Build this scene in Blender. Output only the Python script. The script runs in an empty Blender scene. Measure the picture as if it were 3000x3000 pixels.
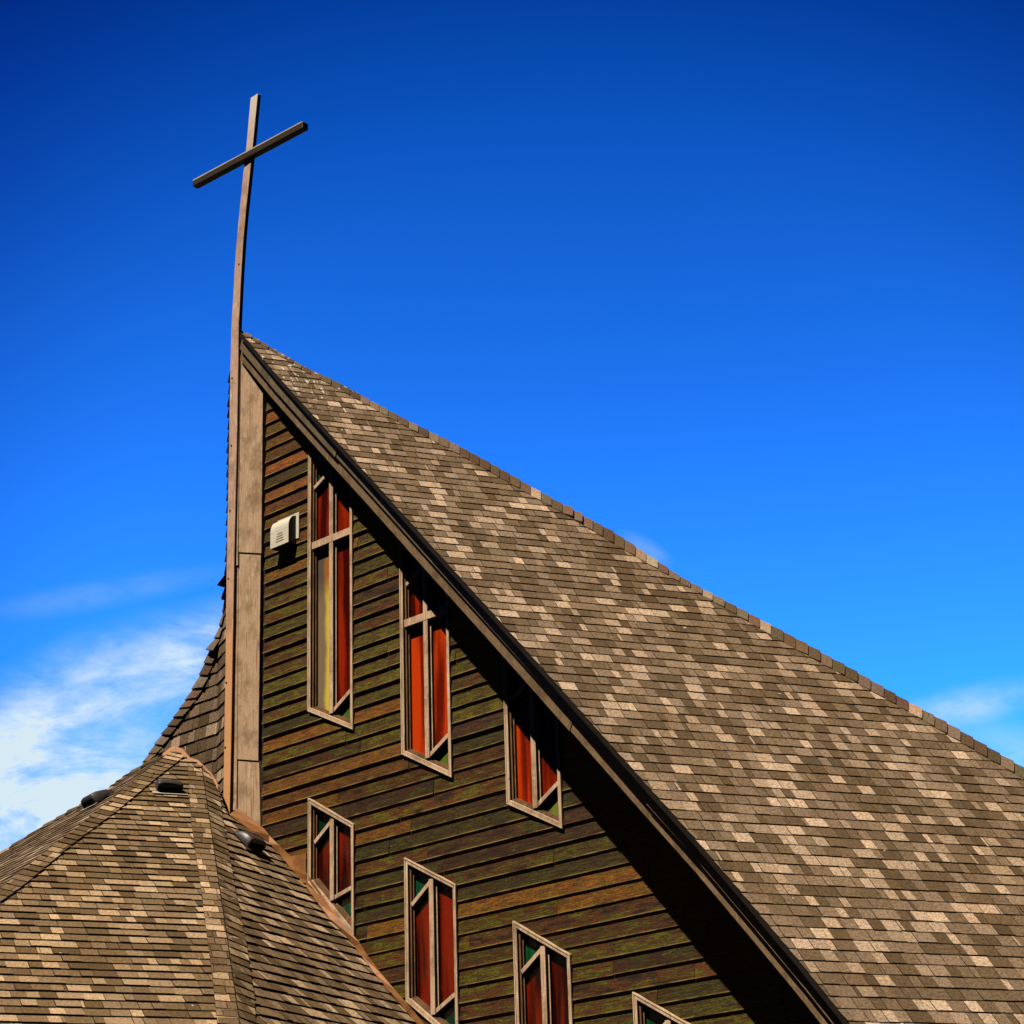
import bpy, math, random
import numpy as np
from mathutils import Matrix, Vector
random.seed(11)
SC = bpy.context.scene
# ------------------------------------------------------------------ camera
def nrm(v): return v / np.linalg.norm(v)
FPX = 6610.1                                    # focal length in pixels of a 3000 px frame
def cray(p): return nrm(np.array([p[0]-1500., 1500.-p[1], FPX]))
ZC = cray((965., -16000.)); FW = np.array([0, 0, 1.])
YC = nrm(FW - ZC*ZC[2]); XC = np.cross(YC, ZC)
if XC[0] < 0: XC = -XC
ROT = np.array([XC, YC, ZC])                    # camera frame -> world
CAM = np.array([0, 0, 1.6])
rgt, up_, fwd = ROT @ np.array([1., 0, 0]), ROT @ np.array([0, 1., 0]), ROT @ FW
cam = bpy.data.cameras.new('camera'); co = bpy.data.objects.new('camera', cam); SC.collection.objects.link(co)
cam.sensor_width = 36; cam.lens = FPX/3000*36; cam.clip_start = .1; cam.clip_end = 5000
co.matrix_world = Matrix(((rgt[0], up_[0], -fwd[0], CAM[0]), (rgt[1], up_[1], -fwd[1], CAM[1]), (rgt[2], up_[2], -fwd[2], CAM[2]), (0, 0, 0, 1)))
SC.camera = co
def ray(p): return ROT @ cray(p)
def hit(p, O, n):
    r = ray(p); return CAM + r*(np.dot(O-CAM, n)/np.dot(r, n))
def hdir(p):
    r = ray(p); return nrm(np.array([r[0], r[1], 0]))
UP = np.array([0, 0, 1.])
D1 = -hdir((-5475., 4210.))                     # along the gable wall, towards the right
N1 = np.array([D1[1], -D1[0], 0.])
if N1[1] > 0: N1 = -N1
# ------------------------------------------------------------------ sun, sky, exposure
SUN_EL = math.radians(60)
SDIR = N1*math.cos(SUN_EL) + UP*math.sin(SUN_EL)
sl = bpy.data.lights.new('sun', 'SUN'); so = bpy.data.objects.new('sun', sl); SC.collection.objects.link(so)
sl.energy = 5.0; sl.angle = math.radians(.5); sl.color = (1, .88, .72)
so.rotation_euler = Vector(SDIR).to_track_quat('Z', 'Y').to_euler(); so.location = (0, 0, 60)
w = bpy.data.worlds.new('World'); SC.world = w; w.use_nodes = True
SC.view_settings.view_transform = 'Standard'; SC.view_settings.look = 'None'; SC.view_settings.exposure = 0; SC.view_settings.gamma = 1
SC.cycles.max_bounces = 6; SC.cycles.diffuse_bounces = 0
class NT:
    def __init__(s, tree): s.t = tree; s.n = tree.nodes; s.l = tree.links
    def node(s, ty, inp=None, **kw):
        nd = s.n.new(ty)
        for k, v in kw.items(): setattr(nd, k, v)
        for k, v in (inp or {}).items():
            if hasattr(v, 'links') or isinstance(v, bpy.types.NodeSocket): s.l.new(v, nd.inputs[k])
            else: nd.inputs[k].default_value = v
        return nd
    def math(s, op, a, b=None, c=None):
        i = {0: a}
        if b is not None: i[1] = b
        if c is not None: i[2] = c
        return s.node('ShaderNodeMath', i, operation=op).outputs[0]
    def mix(s, f, a, b, mode='MIX'):
        nd = s.node('ShaderNodeMix', data_type='RGBA', blend_type=mode)
        for k, v in ((0, f), (6, a), (7, b)):
            if isinstance(v, bpy.types.NodeSocket): s.l.new(v, nd.inputs[k])
            else: nd.inputs[k].default_value = v if k == 0 else tuple(v)+((1,) if len(v) == 3 else ())
        return nd.outputs[2]
    def noise(s, vec, scale, detail=3, rough=.5, dist=0):
        return s.node('ShaderNodeTexNoise', {'Vector': vec, 'Scale': scale, 'Detail': detail, 'Roughness': rough, 'Distortion': dist}).outputs[0]
    def ramp(s, f, stops, interp='LINEAR'):
        nd = s.node('ShaderNodeValToRGB', {0: f}); cr = nd.color_ramp; cr.interpolation = interp
        while len(cr.elements) < len(stops): cr.elements.new(.5)
        for e, (p, c) in zip(cr.elements, stops): e.position = p; e.color = tuple(c)+(1,) if len(c) == 3 else c
        return nd.outputs[0]
    def mrange(s, v, a, b, c=0., d=1., smooth=True):
        return s.node('ShaderNodeMapRange', {0: v, 1: a, 2: b, 3: c, 4: d}, interpolation_type='SMOOTHSTEP' if smooth else 'LINEAR').outputs[0]
    def mapping(s, vec, scale=(1, 1, 1), loc=(0, 0, 0), rot=(0, 0, 0)):
        return s.node('ShaderNodeMapping', {'Vector': vec, 'Scale': scale, 'Location': loc, 'Rotation': rot}).outputs[0]
def build_world():
    T = NT(w.node_tree); w.node_tree.nodes.clear()
    sky = T.node('ShaderNodeTexSky', sky_type='NISHITA', sun_disc=False)
    sky.sun_elevation = SUN_EL; sky.sun_rotation = math.atan2(SDIR[0], SDIR[1])
    sky.air_density = 1.0; sky.dust_density = .2; sky.ozone_density = 3.0; sky.altitude = 500
    g = T.node('ShaderNodeGamma', {0: sky.outputs[0], 1: SKY_GAMMA}).outputs[0]
    g = T.mix(1.0, g, SKY_TINT, 'MULTIPLY')
    tc = T.node('ShaderNodeTexCoord').outputs['Generated']
    sp = T.node('ShaderNodeSeparateXYZ', {0: tc})
    az = T.math('ARCTAN2', sp.outputs[0], sp.outputs[1]); el = T.math('ARCSINE', sp.outputs[2])
    # the air is paler towards the horizon
    lift = T.mrange(el, .66, .2)
    g = T.mix(lift, g, T.mix(1.0, g, SKY_LOW, 'MULTIPLY'))
    g = T.mix(T.mrange(el, .5, 1.0), g, T.mix(1.0, g, (.05, .05, .05), 'MULTIPLY'))  # overhead sky dimmed to cut fill light in the shadows
    g = T.mix(T.mrange(T.math('ABSOLUTE', az), .42, 1.15), g, T.mix(1.0, g, (.025, .02, .015), 'MULTIPLY'))  # sky out of view, aside and behind, dimmed to blacken the shadows
    # darkened away from the sky over the roof, standing in for lens vignetting
    br = ray((1700, 1750))
    dv = T.node('ShaderNodeVectorMath', {0: tc, 1: tuple(br)}, operation='DISTANCE').outputs['Value']
    g = T.mix(T.mrange(dv, .18, .41), g, T.mix(1.0, g, (.12, .24, .45), 'MULTIPLY'))
    cv = T.node('ShaderNodeCombineXYZ', {0: az, 1: el, 2: 0.}).outputs[0]
    def blob(a, e, sa, se, rot=0.):
        m = T.mapping(cv, loc=(-a, -e, 0)); m = T.mapping(m, rot=(0, 0, -rot)); m = T.mapping(m, scale=(1/sa, 1/se, 1))
        d = T.node('ShaderNodeVectorMath', {0: m}, operation='LENGTH').outputs['Value']
        return T.mrange(d, 1.0, .15)
    wisp = T.noise(T.mapping(cv, scale=(10, 26, 1), rot=(0, 0, -.35)), 1.3, 7, .62, .6)
    fine = T.noise(T.mapping(cv, scale=(24, 50, 1), rot=(0, 0, -.5)), 2.2, 5, .6, .3)
    tot = None
    for (px, py, rx, ry, rot, amp) in CLOUDS:
        r = ray((px, py)); a = math.atan2(r[0], r[1]); e = math.asin(r[2])
        b = T.math('MULTIPLY', blob(a, e, rx/FPX, ry/FPX, rot), amp)
        tot = b if tot is None else T.math('ADD', tot, b)
    n = T.mrange(T.math('ADD', T.math('MULTIPLY', wisp, .72), T.math('MULTIPLY', fine, .28)), .36, .64)
    # same kind of wisps over the rest of the sky, thin, so that another view is not empty
    far = T.mrange(T.noise(T.mapping(cv, scale=(2, 6, 1)), 1.1, 4), .62, .8, 0., .5)
    inframe = T.mrange(T.math('ABSOLUTE', az), .25, .5)
    far = T.math('MULTIPLY', T.math('MULTIPLY', far, inframe), n)
    f = T.node('ShaderNodeMath', {0: T.math('ADD', T.math('MULTIPLY', tot, T.math('ADD', T.math('MULTIPLY', n, .8), .2)), far), 1: 0.}, operation='ADD', use_clamp=True).outputs[0]
    colr = T.mix(f, g, CLOUD_COL)
    bg = T.node('ShaderNodeBackground', {0: colr, 1: SKY_STRENGTH})
    out = T.node('ShaderNodeOutputWorld', {0: bg.outputs[0]})
SKY_GAMMA = 1.9; SKY_TINT = (.008, .25, .47); SKY_LOW = (20., 2.25, 1.7); SKY_STRENGTH = .12; CLOUD_COL = (5.6, 6.9, 7.6)
CLOUDS = [(330, 2010, 560, 210, .35, .85), (40, 2290, 500, 280, .2, 1.5), (640, 1900, 330, 170, .3, .6), (430, 2230, 420, 130, .25, .6), (300, 1740, 500, 60, .2, .12),
          (-60, 2480, 420, 240, 0, 1.0), (2840, 2065, 330, 75, .12, .55), (2960, 2260, 330, 190, -.3, .4), (1890, 1610, 120, 45, -.55, .2)]
build_world()
# ------------------------------------------------------------------ helpers
COL = SC.collection
class MB:
    """collects faces of ONE mesh: verts, faces, uv and a colour per face"""
    def __init__(s): s.v = []; s.f = []; s.uv = []; s.c = []; s.m = []
    def face(s, pts, uv=None, col=(1, 1, 1), mi=0):
        b = len(s.v); s.v += [tuple(map(float, p)) for p in pts]; s.f.append(tuple(range(b, b+len(pts))))
        s.uv += (uv if uv is not None else [(0, 0)]*len(pts)); s.c += [col]*len(pts); s.m.append(mi)
    def box(s, O, a, b, c, uvs=1., col=(1, 1, 1)):
        """box from corner O with edge vectors a, b, c"""
        O, a, b, c = map(np.array, (O, a, b, c))
        if np.dot(np.cross(a, b), c) < 0: a, b = b, a
        la, lb, lc = (np.linalg.norm(x) for x in (a, b, c)); k = random.random()*7
        for P, x, y, lx, ly in ((O, b, a, lb, la), (O+c, a, b, la, lb), (O, a, c, la, lc), (O+b, c, a, lc, la), (O, c, b, lc, lb), (O+a, b, c, lb, lc)):
            s.face([P, P+x, P+x+y, P+y], [(k, k), (k+lx, k), (k+lx, k+ly), (k, k+ly)] if lx >= ly else [(k, k), (k, k+lx), (k+ly, k+lx), (k+ly, k)], col)
    def prism(s, pts, ext, col=(1, 1, 1), frame=None):
        """flat polygon pts extruded by ext"""
        pts = [np.array(p) for p in pts]; ext = np.array(ext)
        nn = np.cross(pts[1]-pts[0], pts[2]-pts[0])
        ar = sum(np.cross(pts[i], pts[(i+1) % len(pts)]) for i in range(len(pts)))
        if np.dot(ar, ext) < 0: pts = pts[::-1]
        if frame is None: e0 = nrm(pts[1]-pts[0]); g0 = nrm(np.cross(nrm(ext), e0))
        else: e0, g0 = frame
        uv = lambda q: (float(q@e0), float(q@g0))
        s.face([p+ext for p in pts], [uv(p) for p in pts], col)
        s.face(pts[::-1], [uv(p) for p in pts[::-1]], col)
        for i in range(len(pts)):
            a, b = pts[i], pts[(i+1) % len(pts)]; L = np.linalg.norm(b-a); H = np.linalg.norm(ext)
            s.face([a, b, b+ext, a+ext], [(0, 0), (L, 0), (L, H), (0, H)], col)
    def sweep(s, path, o, n, o0, o1, n0, n1, col=(1, 1, 1)):
        """rectangular bar following path; section spanned by o and n (vectors or lists)"""
        N = len(path); oo = o if isinstance(o, list) else [o]*N; nn = n if isinstance(n, list) else [n]*N
        f0 = (lambda i: o0[i]) if isinstance(o0, (list, tuple)) else (lambda i: o0)
        f1 = (lambda i: o1[i]) if isinstance(o1, (list, tuple)) else (lambda i: o1)
        R = []
        for i, p in enumerate(path):
            p = np.array(p)
            R.append([p+oo[i]*f0(i)+nn[i]*n0, p+oo[i]*f1(i)+nn[i]*n0, p+oo[i]*f1(i)+nn[i]*n1, p+oo[i]*f0(i)+nn[i]*n1])
        L = 0; k = random.random()*9
        for i in range(N-1):
            l2 = L+np.linalg.norm(R[i+1][0]-R[i][0]); h = 0
            for j in range(4):
                a, b, c, d = R[i][j], R[i+1][j], R[i+1][(j+1) % 4], R[i][(j+1) % 4]; h2 = h+np.linalg.norm(d-a)
                s.face([a, b, c, d], [(k+L, h), (k+l2, h), (k+l2, h2), (k+L, h2)], col); h = h2
            L = l2
        s.face(R[0], None, col); s.face(R[-1][::-1], None, col)
    def build(s, name, mat, parent=None, bevel=0, merge=True, smooth=False):
        me = bpy.data.meshes.new(name); me.from_pydata(s.v, [], s.f)
        ul = me.uv_layers.new(name='UVMap'); ul.data.foreach_set('uv', [x for t in s.uv for x in t])
        ca = me.color_attributes.new('Col', 'FLOAT_COLOR', 'CORNER'); ca.data.foreach_set('color', [x for t in s.c for x in (*t, 1.)])
        for m in (mat if isinstance(mat, list) else [mat]): me.materials.append(m)
        if isinstance(mat, list): me.polygons.foreach_set('material_index', s.m)
        import bmesh
        bm = bmesh.new(); bm.from_mesh(me)
        if merge: bmesh.ops.remove_doubles(bm, verts=bm.verts, dist=2e-4)
        bmesh.ops.recalc_face_normals(bm, faces=bm.faces)
        bm.to_mesh(me); bm.free(); me.update()
        if smooth:
            for p in me.polygons: p.use_smooth = True
        o = bpy.data.objects.new(name, me); COL.objects.link(o)
        if parent is not None: o.parent = parent
        if bevel:
            b = o.modifiers.new('bevel', 'BEVEL'); b.width = bevel; b.segments = 2; b.limit_method = 'ANGLE'; b.angle_limit = .6
        return o
def empty(name, loc, label, cat, group=None):
    o = bpy.data.objects.new(name, None); COL.objects.link(o); o.location = loc; tag(o, label, cat, group); return o
def tag(o, label=None, cat=None, group=None, kind=None):
    for k, v in (('label', label), ('category', cat), ('group', group), ('kind', kind)):
        if v: o[k] = v
    return o
def keep(o, parent):
    """parent without moving (mesh data is in world coordinates)"""
    o.parent = parent; L = parent.location; P = parent.parent
    T = Vector(L)
    while P is not None: T += P.location; P = P.parent
    o.location = -T
    return o
def clip(poly, a, b, c):
    """keep the part of a 2-D polygon where a*x+b*y <= c"""
    out = []
    for i in range(len(poly)):
        p, q = poly[i], poly[(i+1) % len(poly)]; dp = a*p[0]+b*p[1]-c; dq = a*q[0]+b*q[1]-c
        if dp <= 0: out.append(p)
        if dp*dq < 0:
            t = dp/(dp-dq); out.append((p[0]+(q[0]-p[0])*t, p[1]+(q[1]-p[1])*t))
    return out
def area(p): return abs(sum(p[i][0]*p[(i+1) % len(p)][1]-p[(i+1) % len(p)][0]*p[i][1] for i in range(len(p))))/2 if len(p) > 2 else 0
# ------------------------------------------------------------------ materials
def mat(name, fn, rough=.8, spec=.3):
    m = bpy.data.materials.new(name); m.use_nodes = True; T = NT(m.node_tree); T.n.clear()
    b = T.node('ShaderNodeBsdfPrincipled', {'Roughness': rough, 'Specular IOR Level': spec})
    T.node('ShaderNodeOutputMaterial', {0: b.outputs[0]})
    fn(T, b); return m
def bump(T, b, h, strength=.5, dist=.01):
    T.l.new(T.node('ShaderNodeBump', {'Height': h, 'Strength': strength, 'Distance': dist}).outputs[0], b.inputs['Normal'])
def shingle_fn(T, b):
    uv = T.node('ShaderNodeUVMap', uv_map='UVMap').outputs[0]
    col = T.node('ShaderNodeVertexColor', layer_name='Col').outputs[0]
    tc = T.node('ShaderNodeTexCoord').outputs['Object']
    gr = T.noise(uv, 95, 3, .8); g2 = T.noise(uv, 34, 3, .7)
    k = T.math('ADD', T.mrange(gr, .3, .7, .35, 1.65, False), T.mrange(g2, .3, .7, -.5, .5, False))
    c = T.mix(1., col, T.node('ShaderNodeCombineColor', {0: k, 1: k, 2: k}).outputs[0], 'MULTIPLY')
    big = T.noise(tc, 1.1, 5, .6)
    c = T.mix(T.mrange(big, .38, .68, 0., .6), c, T.mix(1., c, (.80, .74, .62), 'MULTIPLY'))
    # bird droppings near the top of the gable
    P = APEX
    d = T.node('ShaderNodeVectorMath', {0: tc, 1: tuple(P)}, operation='DISTANCE').outputs['Value']
    sp = T.noise(T.mapping(uv, scale=(1, .45, 1)), 16, 2, .6)
    wh = T.math('MULTIPLY', T.mrange(sp, .62, .645), T.mrange(d, 1.9, 1.0))
    c = T.mix(wh, c, (.72, .7, .66))
    lich = T.math('MULTIPLY', T.mrange(T.noise(uv, 9, 2, .5), .745, .76), 1.)
    c = T.mix(lich, c, (.6, .58, .5))
    T.l.new(c, b.inputs['Base Color']); bump(T, b, gr, .9, .006)
def siding_fn(T, b):
    uv = T.node('ShaderNodeUVMap', uv_map='UVMap').outputs[0]
    col = T.node('ShaderNodeVertexColor', layer_name='Col')
    sc = T.node('ShaderNodeSeparateColor', {0: col.outputs[0]})
    r, hot = sc.outputs[0], sc.outputs[1]
    off = T.node('ShaderNodeCombineXYZ', {0: T.math('MULTIPLY', r, 37.), 1: T.math('MULTIPLY', r, 13.), 2: 0.}).outputs[0]
    p = T.node('ShaderNodeVectorMath', {0: uv, 1: off}, operation='ADD').outputs[0]
    blot = T.noise(T.mapping(p, scale=(1.3, 7.5, 1)), 1.9, 9, .74, .25)
    blot2 = T.noise(T.mapping(p, scale=(2.2, 6, 1)), 3.1, 4, .6)
    grain = T.noise(T.mapping(p, scale=(2.2, 60, 1)), 2.4, 6, .7, .5)
    knot = T.noise(T.mapping(p, scale=(4, 9, 1)), 1.5, 2, .5, 2.5)
    base = T.ramp(T.math('ADD', T.mrange(blot, .33, .67, 0., .92, False), T.math('MULTIPLY', T.math('SUBTRACT', r, .5), .42)),
                  [(.02, (.010, .005, .001)), (.18, (.042, .016, .001)), (.30, (.115, .028, .002)), (.40, (.040, .022, .001)), (.50, (.085, .066, .001)), (.60, (.105, .092, .001)), (.72, (.032, .015, .001)), (.9, (.09, .040, .002))])
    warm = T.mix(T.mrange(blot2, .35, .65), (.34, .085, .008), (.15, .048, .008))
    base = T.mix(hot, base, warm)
    dark = T.mrange(T.math('ADD', T.math('MULTIPLY', grain, .6), T.math('MULTIPLY', T.noise(T.mapping(p, scale=(6, 14, 1)), 5, 5, .75), .4)), .42, .60, .18, 2.0, False)
    base = T.mix(1., base, T.node('ShaderNodeCombineColor', {0: dark, 1: dark, 2: dark}).outputs[0], 'MULTIPLY')
    bb = T.mrange(T.math('FRACT', T.math('MULTIPLY', r, 7.31)), 0., 1., .45, 1.25, False)
    base = T.mix(1., base, T.node('ShaderNodeCombineColor', {0: bb, 1: bb, 2: bb}).outputs[0], 'MULTIPLY')
    base = T.mix(T.mrange(knot, .70, .78, 0., .55), base, (.20, .17, .04))
    # the lower lip of every board is coloured lighter
    fr = T.math('FRACT', T.math('DIVIDE', T.math('SUBTRACT', T.node('ShaderNodeSeparateXYZ', {0: uv}).outputs[1], PHASE-20*PITCH), PITCH))
    lip = T.math('MULTIPLY', T.mrange(fr, .10, .01), T.mrange(T.noise(T.mapping(p, scale=(2.5, 3, 1)), 1.3, 3), .38, .62, .1, 1.))
    base = T.mix(T.math('MULTIPLY', lip, .85), base, (.36, .24, .045))
    base = T.mix(sc.outputs[2], base, (.008, .006, .004))
    fl = T.mrange(T.noise(T.mapping(p, scale=(14, 60, 1)), 4, 3, .7), .66, .75, 0., .5)
    base = T.mix(fl, base, (.25, .22, .12))
    T.l.new(base, b.inputs['Base Color']); bump(T, b, T.math('ADD', grain, T.math('MULTIPLY', knot, .5)), .6, .006)
def wood_fn(c1, c2, stain=(.12, .06, .03), rust=0., con=.75, bleach=False):
    def fn(T, b):
        uv = T.node('ShaderNodeUVMap', uv_map='UVMap').outputs[0]
        tc = T.node('ShaderNodeTexCoord').outputs['Object']
        gr = T.noise(T.mapping(uv, scale=(3, 60, 1)), 2.2, 5, .65, .3)
        bl = T.noise(tc, 3.3, 5, .65)
        c = T.mix(T.mrange(gr, .3, .7), c1, c2)
        c = T.mix(T.mrange(bl, .44, .68, 0., con), c, stain)
        c = T.mix(T.mrange(T.noise(T.mapping(tc, scale=(5, 5, 1.5)), 2.7, 6, .7), .55, .7, 0., .6), c, tuple(min(1., x*1.45) for x in c1))
        sp = T.noise(tc, 34, 2, .6)
        c = T.mix(T.mrange(sp, .68, .74, 0., .7), c, (.05, .035, .02))
        st = T.noise(T.mapping(tc, scale=(26, 26, 1.1)), 1.7, 5, .7)
        c = T.mix(T.mrange(st, .5, .64, 0., .5), c, stain)
        if bleach:
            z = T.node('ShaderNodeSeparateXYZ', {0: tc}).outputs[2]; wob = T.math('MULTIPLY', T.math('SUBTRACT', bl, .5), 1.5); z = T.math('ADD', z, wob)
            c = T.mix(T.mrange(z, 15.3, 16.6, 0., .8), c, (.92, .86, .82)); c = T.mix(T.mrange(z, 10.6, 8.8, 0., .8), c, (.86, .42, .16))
        if rust: c = T.mix(T.mrange(T.noise(T.mapping(tc, scale=(13, 13, .6)), 2.4, 4, .6), .62, .66, 0., rust), c, (.33, .09, .02))
        T.l.new(c, b.inputs['Base Color']); bump(T, b, T.math('ADD', gr, sp), .5, .004)
    return fn
def plain_fn(c, var=.25, scale=6):
    def fn(T, b):
        tc = T.node('ShaderNodeTexCoord').outputs['Object']
        n = T.noise(tc, scale, 4, .6)
        T.l.new(T.mix(T.mrange(n, .3, .7), tuple(x*(1-var) for x in c), tuple(x*(1+var) for x in c)), b.inputs['Base Color'])
        bump(T, b, n, .15, .004)
    return fn
def glass_fn(c1, c2, c3=None):
    def fn(T, b):
        uv = T.node('ShaderNodeUVMap', uv_map='UVMap').outputs[0]      # u: metres across, v: height
        rn = T.node('ShaderNodeObjectInfo').outputs['Random']
        n = T.noise(T.node('ShaderNodeVectorMath', {0: T.mapping(uv, scale=(6, .55, 1)), 1: T.node('ShaderNodeCombineXYZ', {0: T.math('MULTIPLY', rn, 50.), 1: T.math('MULTIPLY', rn, 31.), 2: 0.}).outputs[0]}, operation='ADD').outputs[0], 1.1, 2, .5, .2)
        f = T.noise(T.mapping(uv, scale=(60, 9, 1)), 2, 3, .6)
        c = T.mix(T.mrange(T.math('ADD', n, T.math('MULTIPLY', T.math('SUBTRACT', f, .5), .12)), .38, .62), c1, c2)
        if c3 is not None: c = T.mix(T.mrange(T.noise(T.mapping(uv, scale=(2, 1.3, 1)), 1.9, 2), .44, .58), c, c3)
        T.l.new(c, b.inputs['Base Color'])
        T.l.new(T.mrange(f, .3, .7, .16, .34), b.inputs['Roughness'])
        bump(T, b, n, .3, .02)
    return fn
PITCH = .165
W0 = CAM + ray((782, 1650))*26.0
def W(p, off=0.): return hit(p, W0+N1*off, N1)
def U(P): return float((P-W0)@D1)
def Wp(u, z, off=0.): q = W0 + D1*u + N1*off; q = q.copy(); q[2] = z; return q
PHASE = W((845, 1488))[2]
CC = np.array([.05316282, 20.66867367, 7.66955616]); DR = np.array([.43773581, -.56681897, -.69792809])
ra, rp = math.radians(68.884), math.radians(47.265)
D2 = np.array([math.sin(ra), math.cos(ra), 0.])                      # direction of the courses of the main roof
RN = np.array([math.cos(ra)*math.sin(rp)*.0, 0., 0.]) + np.array([D2[1], -D2[0], 0.])*math.sin(rp) + UP*math.cos(rp)
RG = nrm(np.cross(RN, D2)); RG *= np.sign(RG[2])
R0 = np.array([.15036, 20.41689, 7.91969])
_a, _b = hit((905, 1205), R0, RN), hit((2480, 2990), R0, RN)
DR = nrm(_b-_a); RO = nrm(np.cross(RN, DR)); RO *= np.sign(RO@N1)
APEX = hit((760, 1030), R0, RN)
M = dict(
    shingle=mat('asphalt_shingle', shingle_fn, .92, .25),
    siding=mat('stained_siding', siding_fn, .62, .35),
    trim=mat('weathered_trim', wood_fn((.92, .65, .45), (.56, .36, .21), (.30, .19, .11)), .75),
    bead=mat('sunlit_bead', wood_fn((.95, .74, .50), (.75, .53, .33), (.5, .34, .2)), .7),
    sash=mat('sash_wood', wood_fn((.34, .185, .085), (.13, .06, .025), (.08, .035, .015)), .7),
    panel=mat('weathered_metal_panel', wood_fn((.72, .50, .33), (.55, .37, .23), (.26, .17, .09), .9), .6),
    post=mat('weathered_post', wood_fn((.82, .54, .40), (.56, .36, .26), (.34, .22, .16), bleach=True), .7),
    postdark=mat('stained_beam', wood_fn((.055, .030, .014), (.035, .02, .01), (.05, .035, .02)), .5, .5),
    fascia=mat('green_grey_fascia', wood_fn((.36, .27, .15), (.24, .18, .095), (.10, .075, .04)), .7),
    tan=mat('tan_moulding', wood_fn((.46, .31, .17), (.32, .20, .10), (.16, .10, .05)), .7),
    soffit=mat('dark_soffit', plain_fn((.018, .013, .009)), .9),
    copper=mat('brown_metal_flashing', plain_fn((.40, .17, .06), .3, 5), .45, .5),
    white=mat('white_plastic', plain_fn((.80, .75, .60), .06), .5),
    ventdark=mat('dark_vent_plastic', plain_fn((.06, .048, .05), .25), .42, .5),
    black=mat('black_void', plain_fn((.006, .006, .006)), .9, .1),
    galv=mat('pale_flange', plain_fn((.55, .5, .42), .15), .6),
    red=mat('red_glass', glass_fn((.055, .003, .001), (.36, .022, .002)), .25, .5),
    orange=mat('orange_glass', glass_fn((.16, .009, .001), (.72, .06, .004)), .25, .5),
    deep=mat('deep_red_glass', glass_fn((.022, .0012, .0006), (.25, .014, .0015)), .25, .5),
    yellow=mat('yellow_glass', glass_fn((.26, .19, .08), (.66, .48, .04), (.21, .16, .10)), .25, .5),
    green=mat('green_glass', glass_fn((.002, .03, .013), (.006, .10, .04)), .25, .5),
    olive=mat('olive_glass', glass_fn((.10, .16, .02), (.20, .26, .03)), .25, .5),
    ground=mat('grass_and_gravel', plain_fn((.028, .03, .016), .4, .8), .95),
)
# ------------------------------------------------------------------ ground
g = MB(); g.face([(-600, -300, 0), (600, -300, 0), (600, 900, 0), (-600, 900, 0)])
tag(g.build('ground', M['ground']), kind='structure')
# ------------------------------------------------------------------ church
church = empty('church', (0, 0, 0), 'brown church with steep shingled roofs, stained wood gable and tall coloured glass windows', 'church')
PAL = [(.25, .175, .115), (.215, .149, .094), (.185, .125, .074), (.155, .103, .058), (.118, .077, .040)]
LIGHT = [(.52, .378, .265), (.44, .32, .22), (.36, .26, .175)]
def shingles(name, O, e, g, n, poly3, E=.145, seed=1, th=.02, light=.2, wmin=.07, wmax=.24, tone=1., parent=church, mi=1, lift=0., jit=.004, phase=0., tint=(1, 1, 1)):
    """courses of laminated shingles over a flat polygon; e runs along the courses, g up the slope"""
    rnd = random.Random(seed); mb = MB()
    poly = [(float((P-O)@e), float((P-O)@g)) for P in poly3]
    us = [p[0] for p in poly]; vs = [p[1] for p in poly]
    k0 = math.floor((min(vs)-phase)/E)
    def emit(pg, v0, h0, col):
        if area(pg) < 2e-5: return
        H = lambda v: lift + .002 + (h0-.002)*max(0., 1-(v-v0)/(E+.012))
        top = [O+e*p[0]+g*p[1]+n*H(p[1]) for p in pg]
        mb.face(top, pg, col)
        for i in range(len(pg)):
            a, b = i, (i+1) % len(pg); dz = n*(-.006-0.)
            pa = O+e*pg[a][0]+g*pg[a][1]+n*(lift-.006); pb = O+e*pg[b][0]+g*pg[b][1]+n*(lift-.006)
            mb.face([top[a], pa, pb, top[b]], [pg[a], pg[a], pg[b], pg[b]], (.02, .014, .01))
    k = k0
    while k*E+phase < max(vs):
        v0 = k*E+phase+rnd.uniform(-.002, .002); k += 1
        row = clip(clip(poly, 0, -1, -(v0-.008)), 0, 1, v0+E+.012)
        if area(row) < 1e-4: continue
        lo, hi = min(p[0] for p in row), max(p[0] for p in row)
        u = lo - rnd.uniform(0, .3); rowt = rnd.uniform(.93, 1.07)
        while u < hi:
            wd = rnd.uniform(wmin, wmax)
            if rnd.random() < .05: wd = .03
            thick = rnd.random() < .5
            c = rnd.choice(LIGHT) if rnd.random() < light else rnd.choice(PAL)
            s = rnd.uniform(.88, 1.14)*tone*rowt; c = tuple(x*s*q for x, q in zip(c, tint))
            if max(u, lo) < min(u+wd, hi):
                vj = v0 + rnd.uniform(-jit, jit)
                pg = clip(clip(clip(row, -1, 0, -u), 1, 0, u+wd-(.003 if thick else .006)), 0, -1, -vj)
                if len(pg) > 2: emit(pg, vj, th if thick else th*.72, c)
            u += wd
    o = mb.build(name, M['shingle'], parent, merge=False)
    return o
def slab(name, poly3, n, t0, t1, m, parent=church):
    mb = MB(); mb.prism([P+n*t0 for P in poly3], n*(t1-t0)); return mb.build(name, m, parent)
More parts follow.
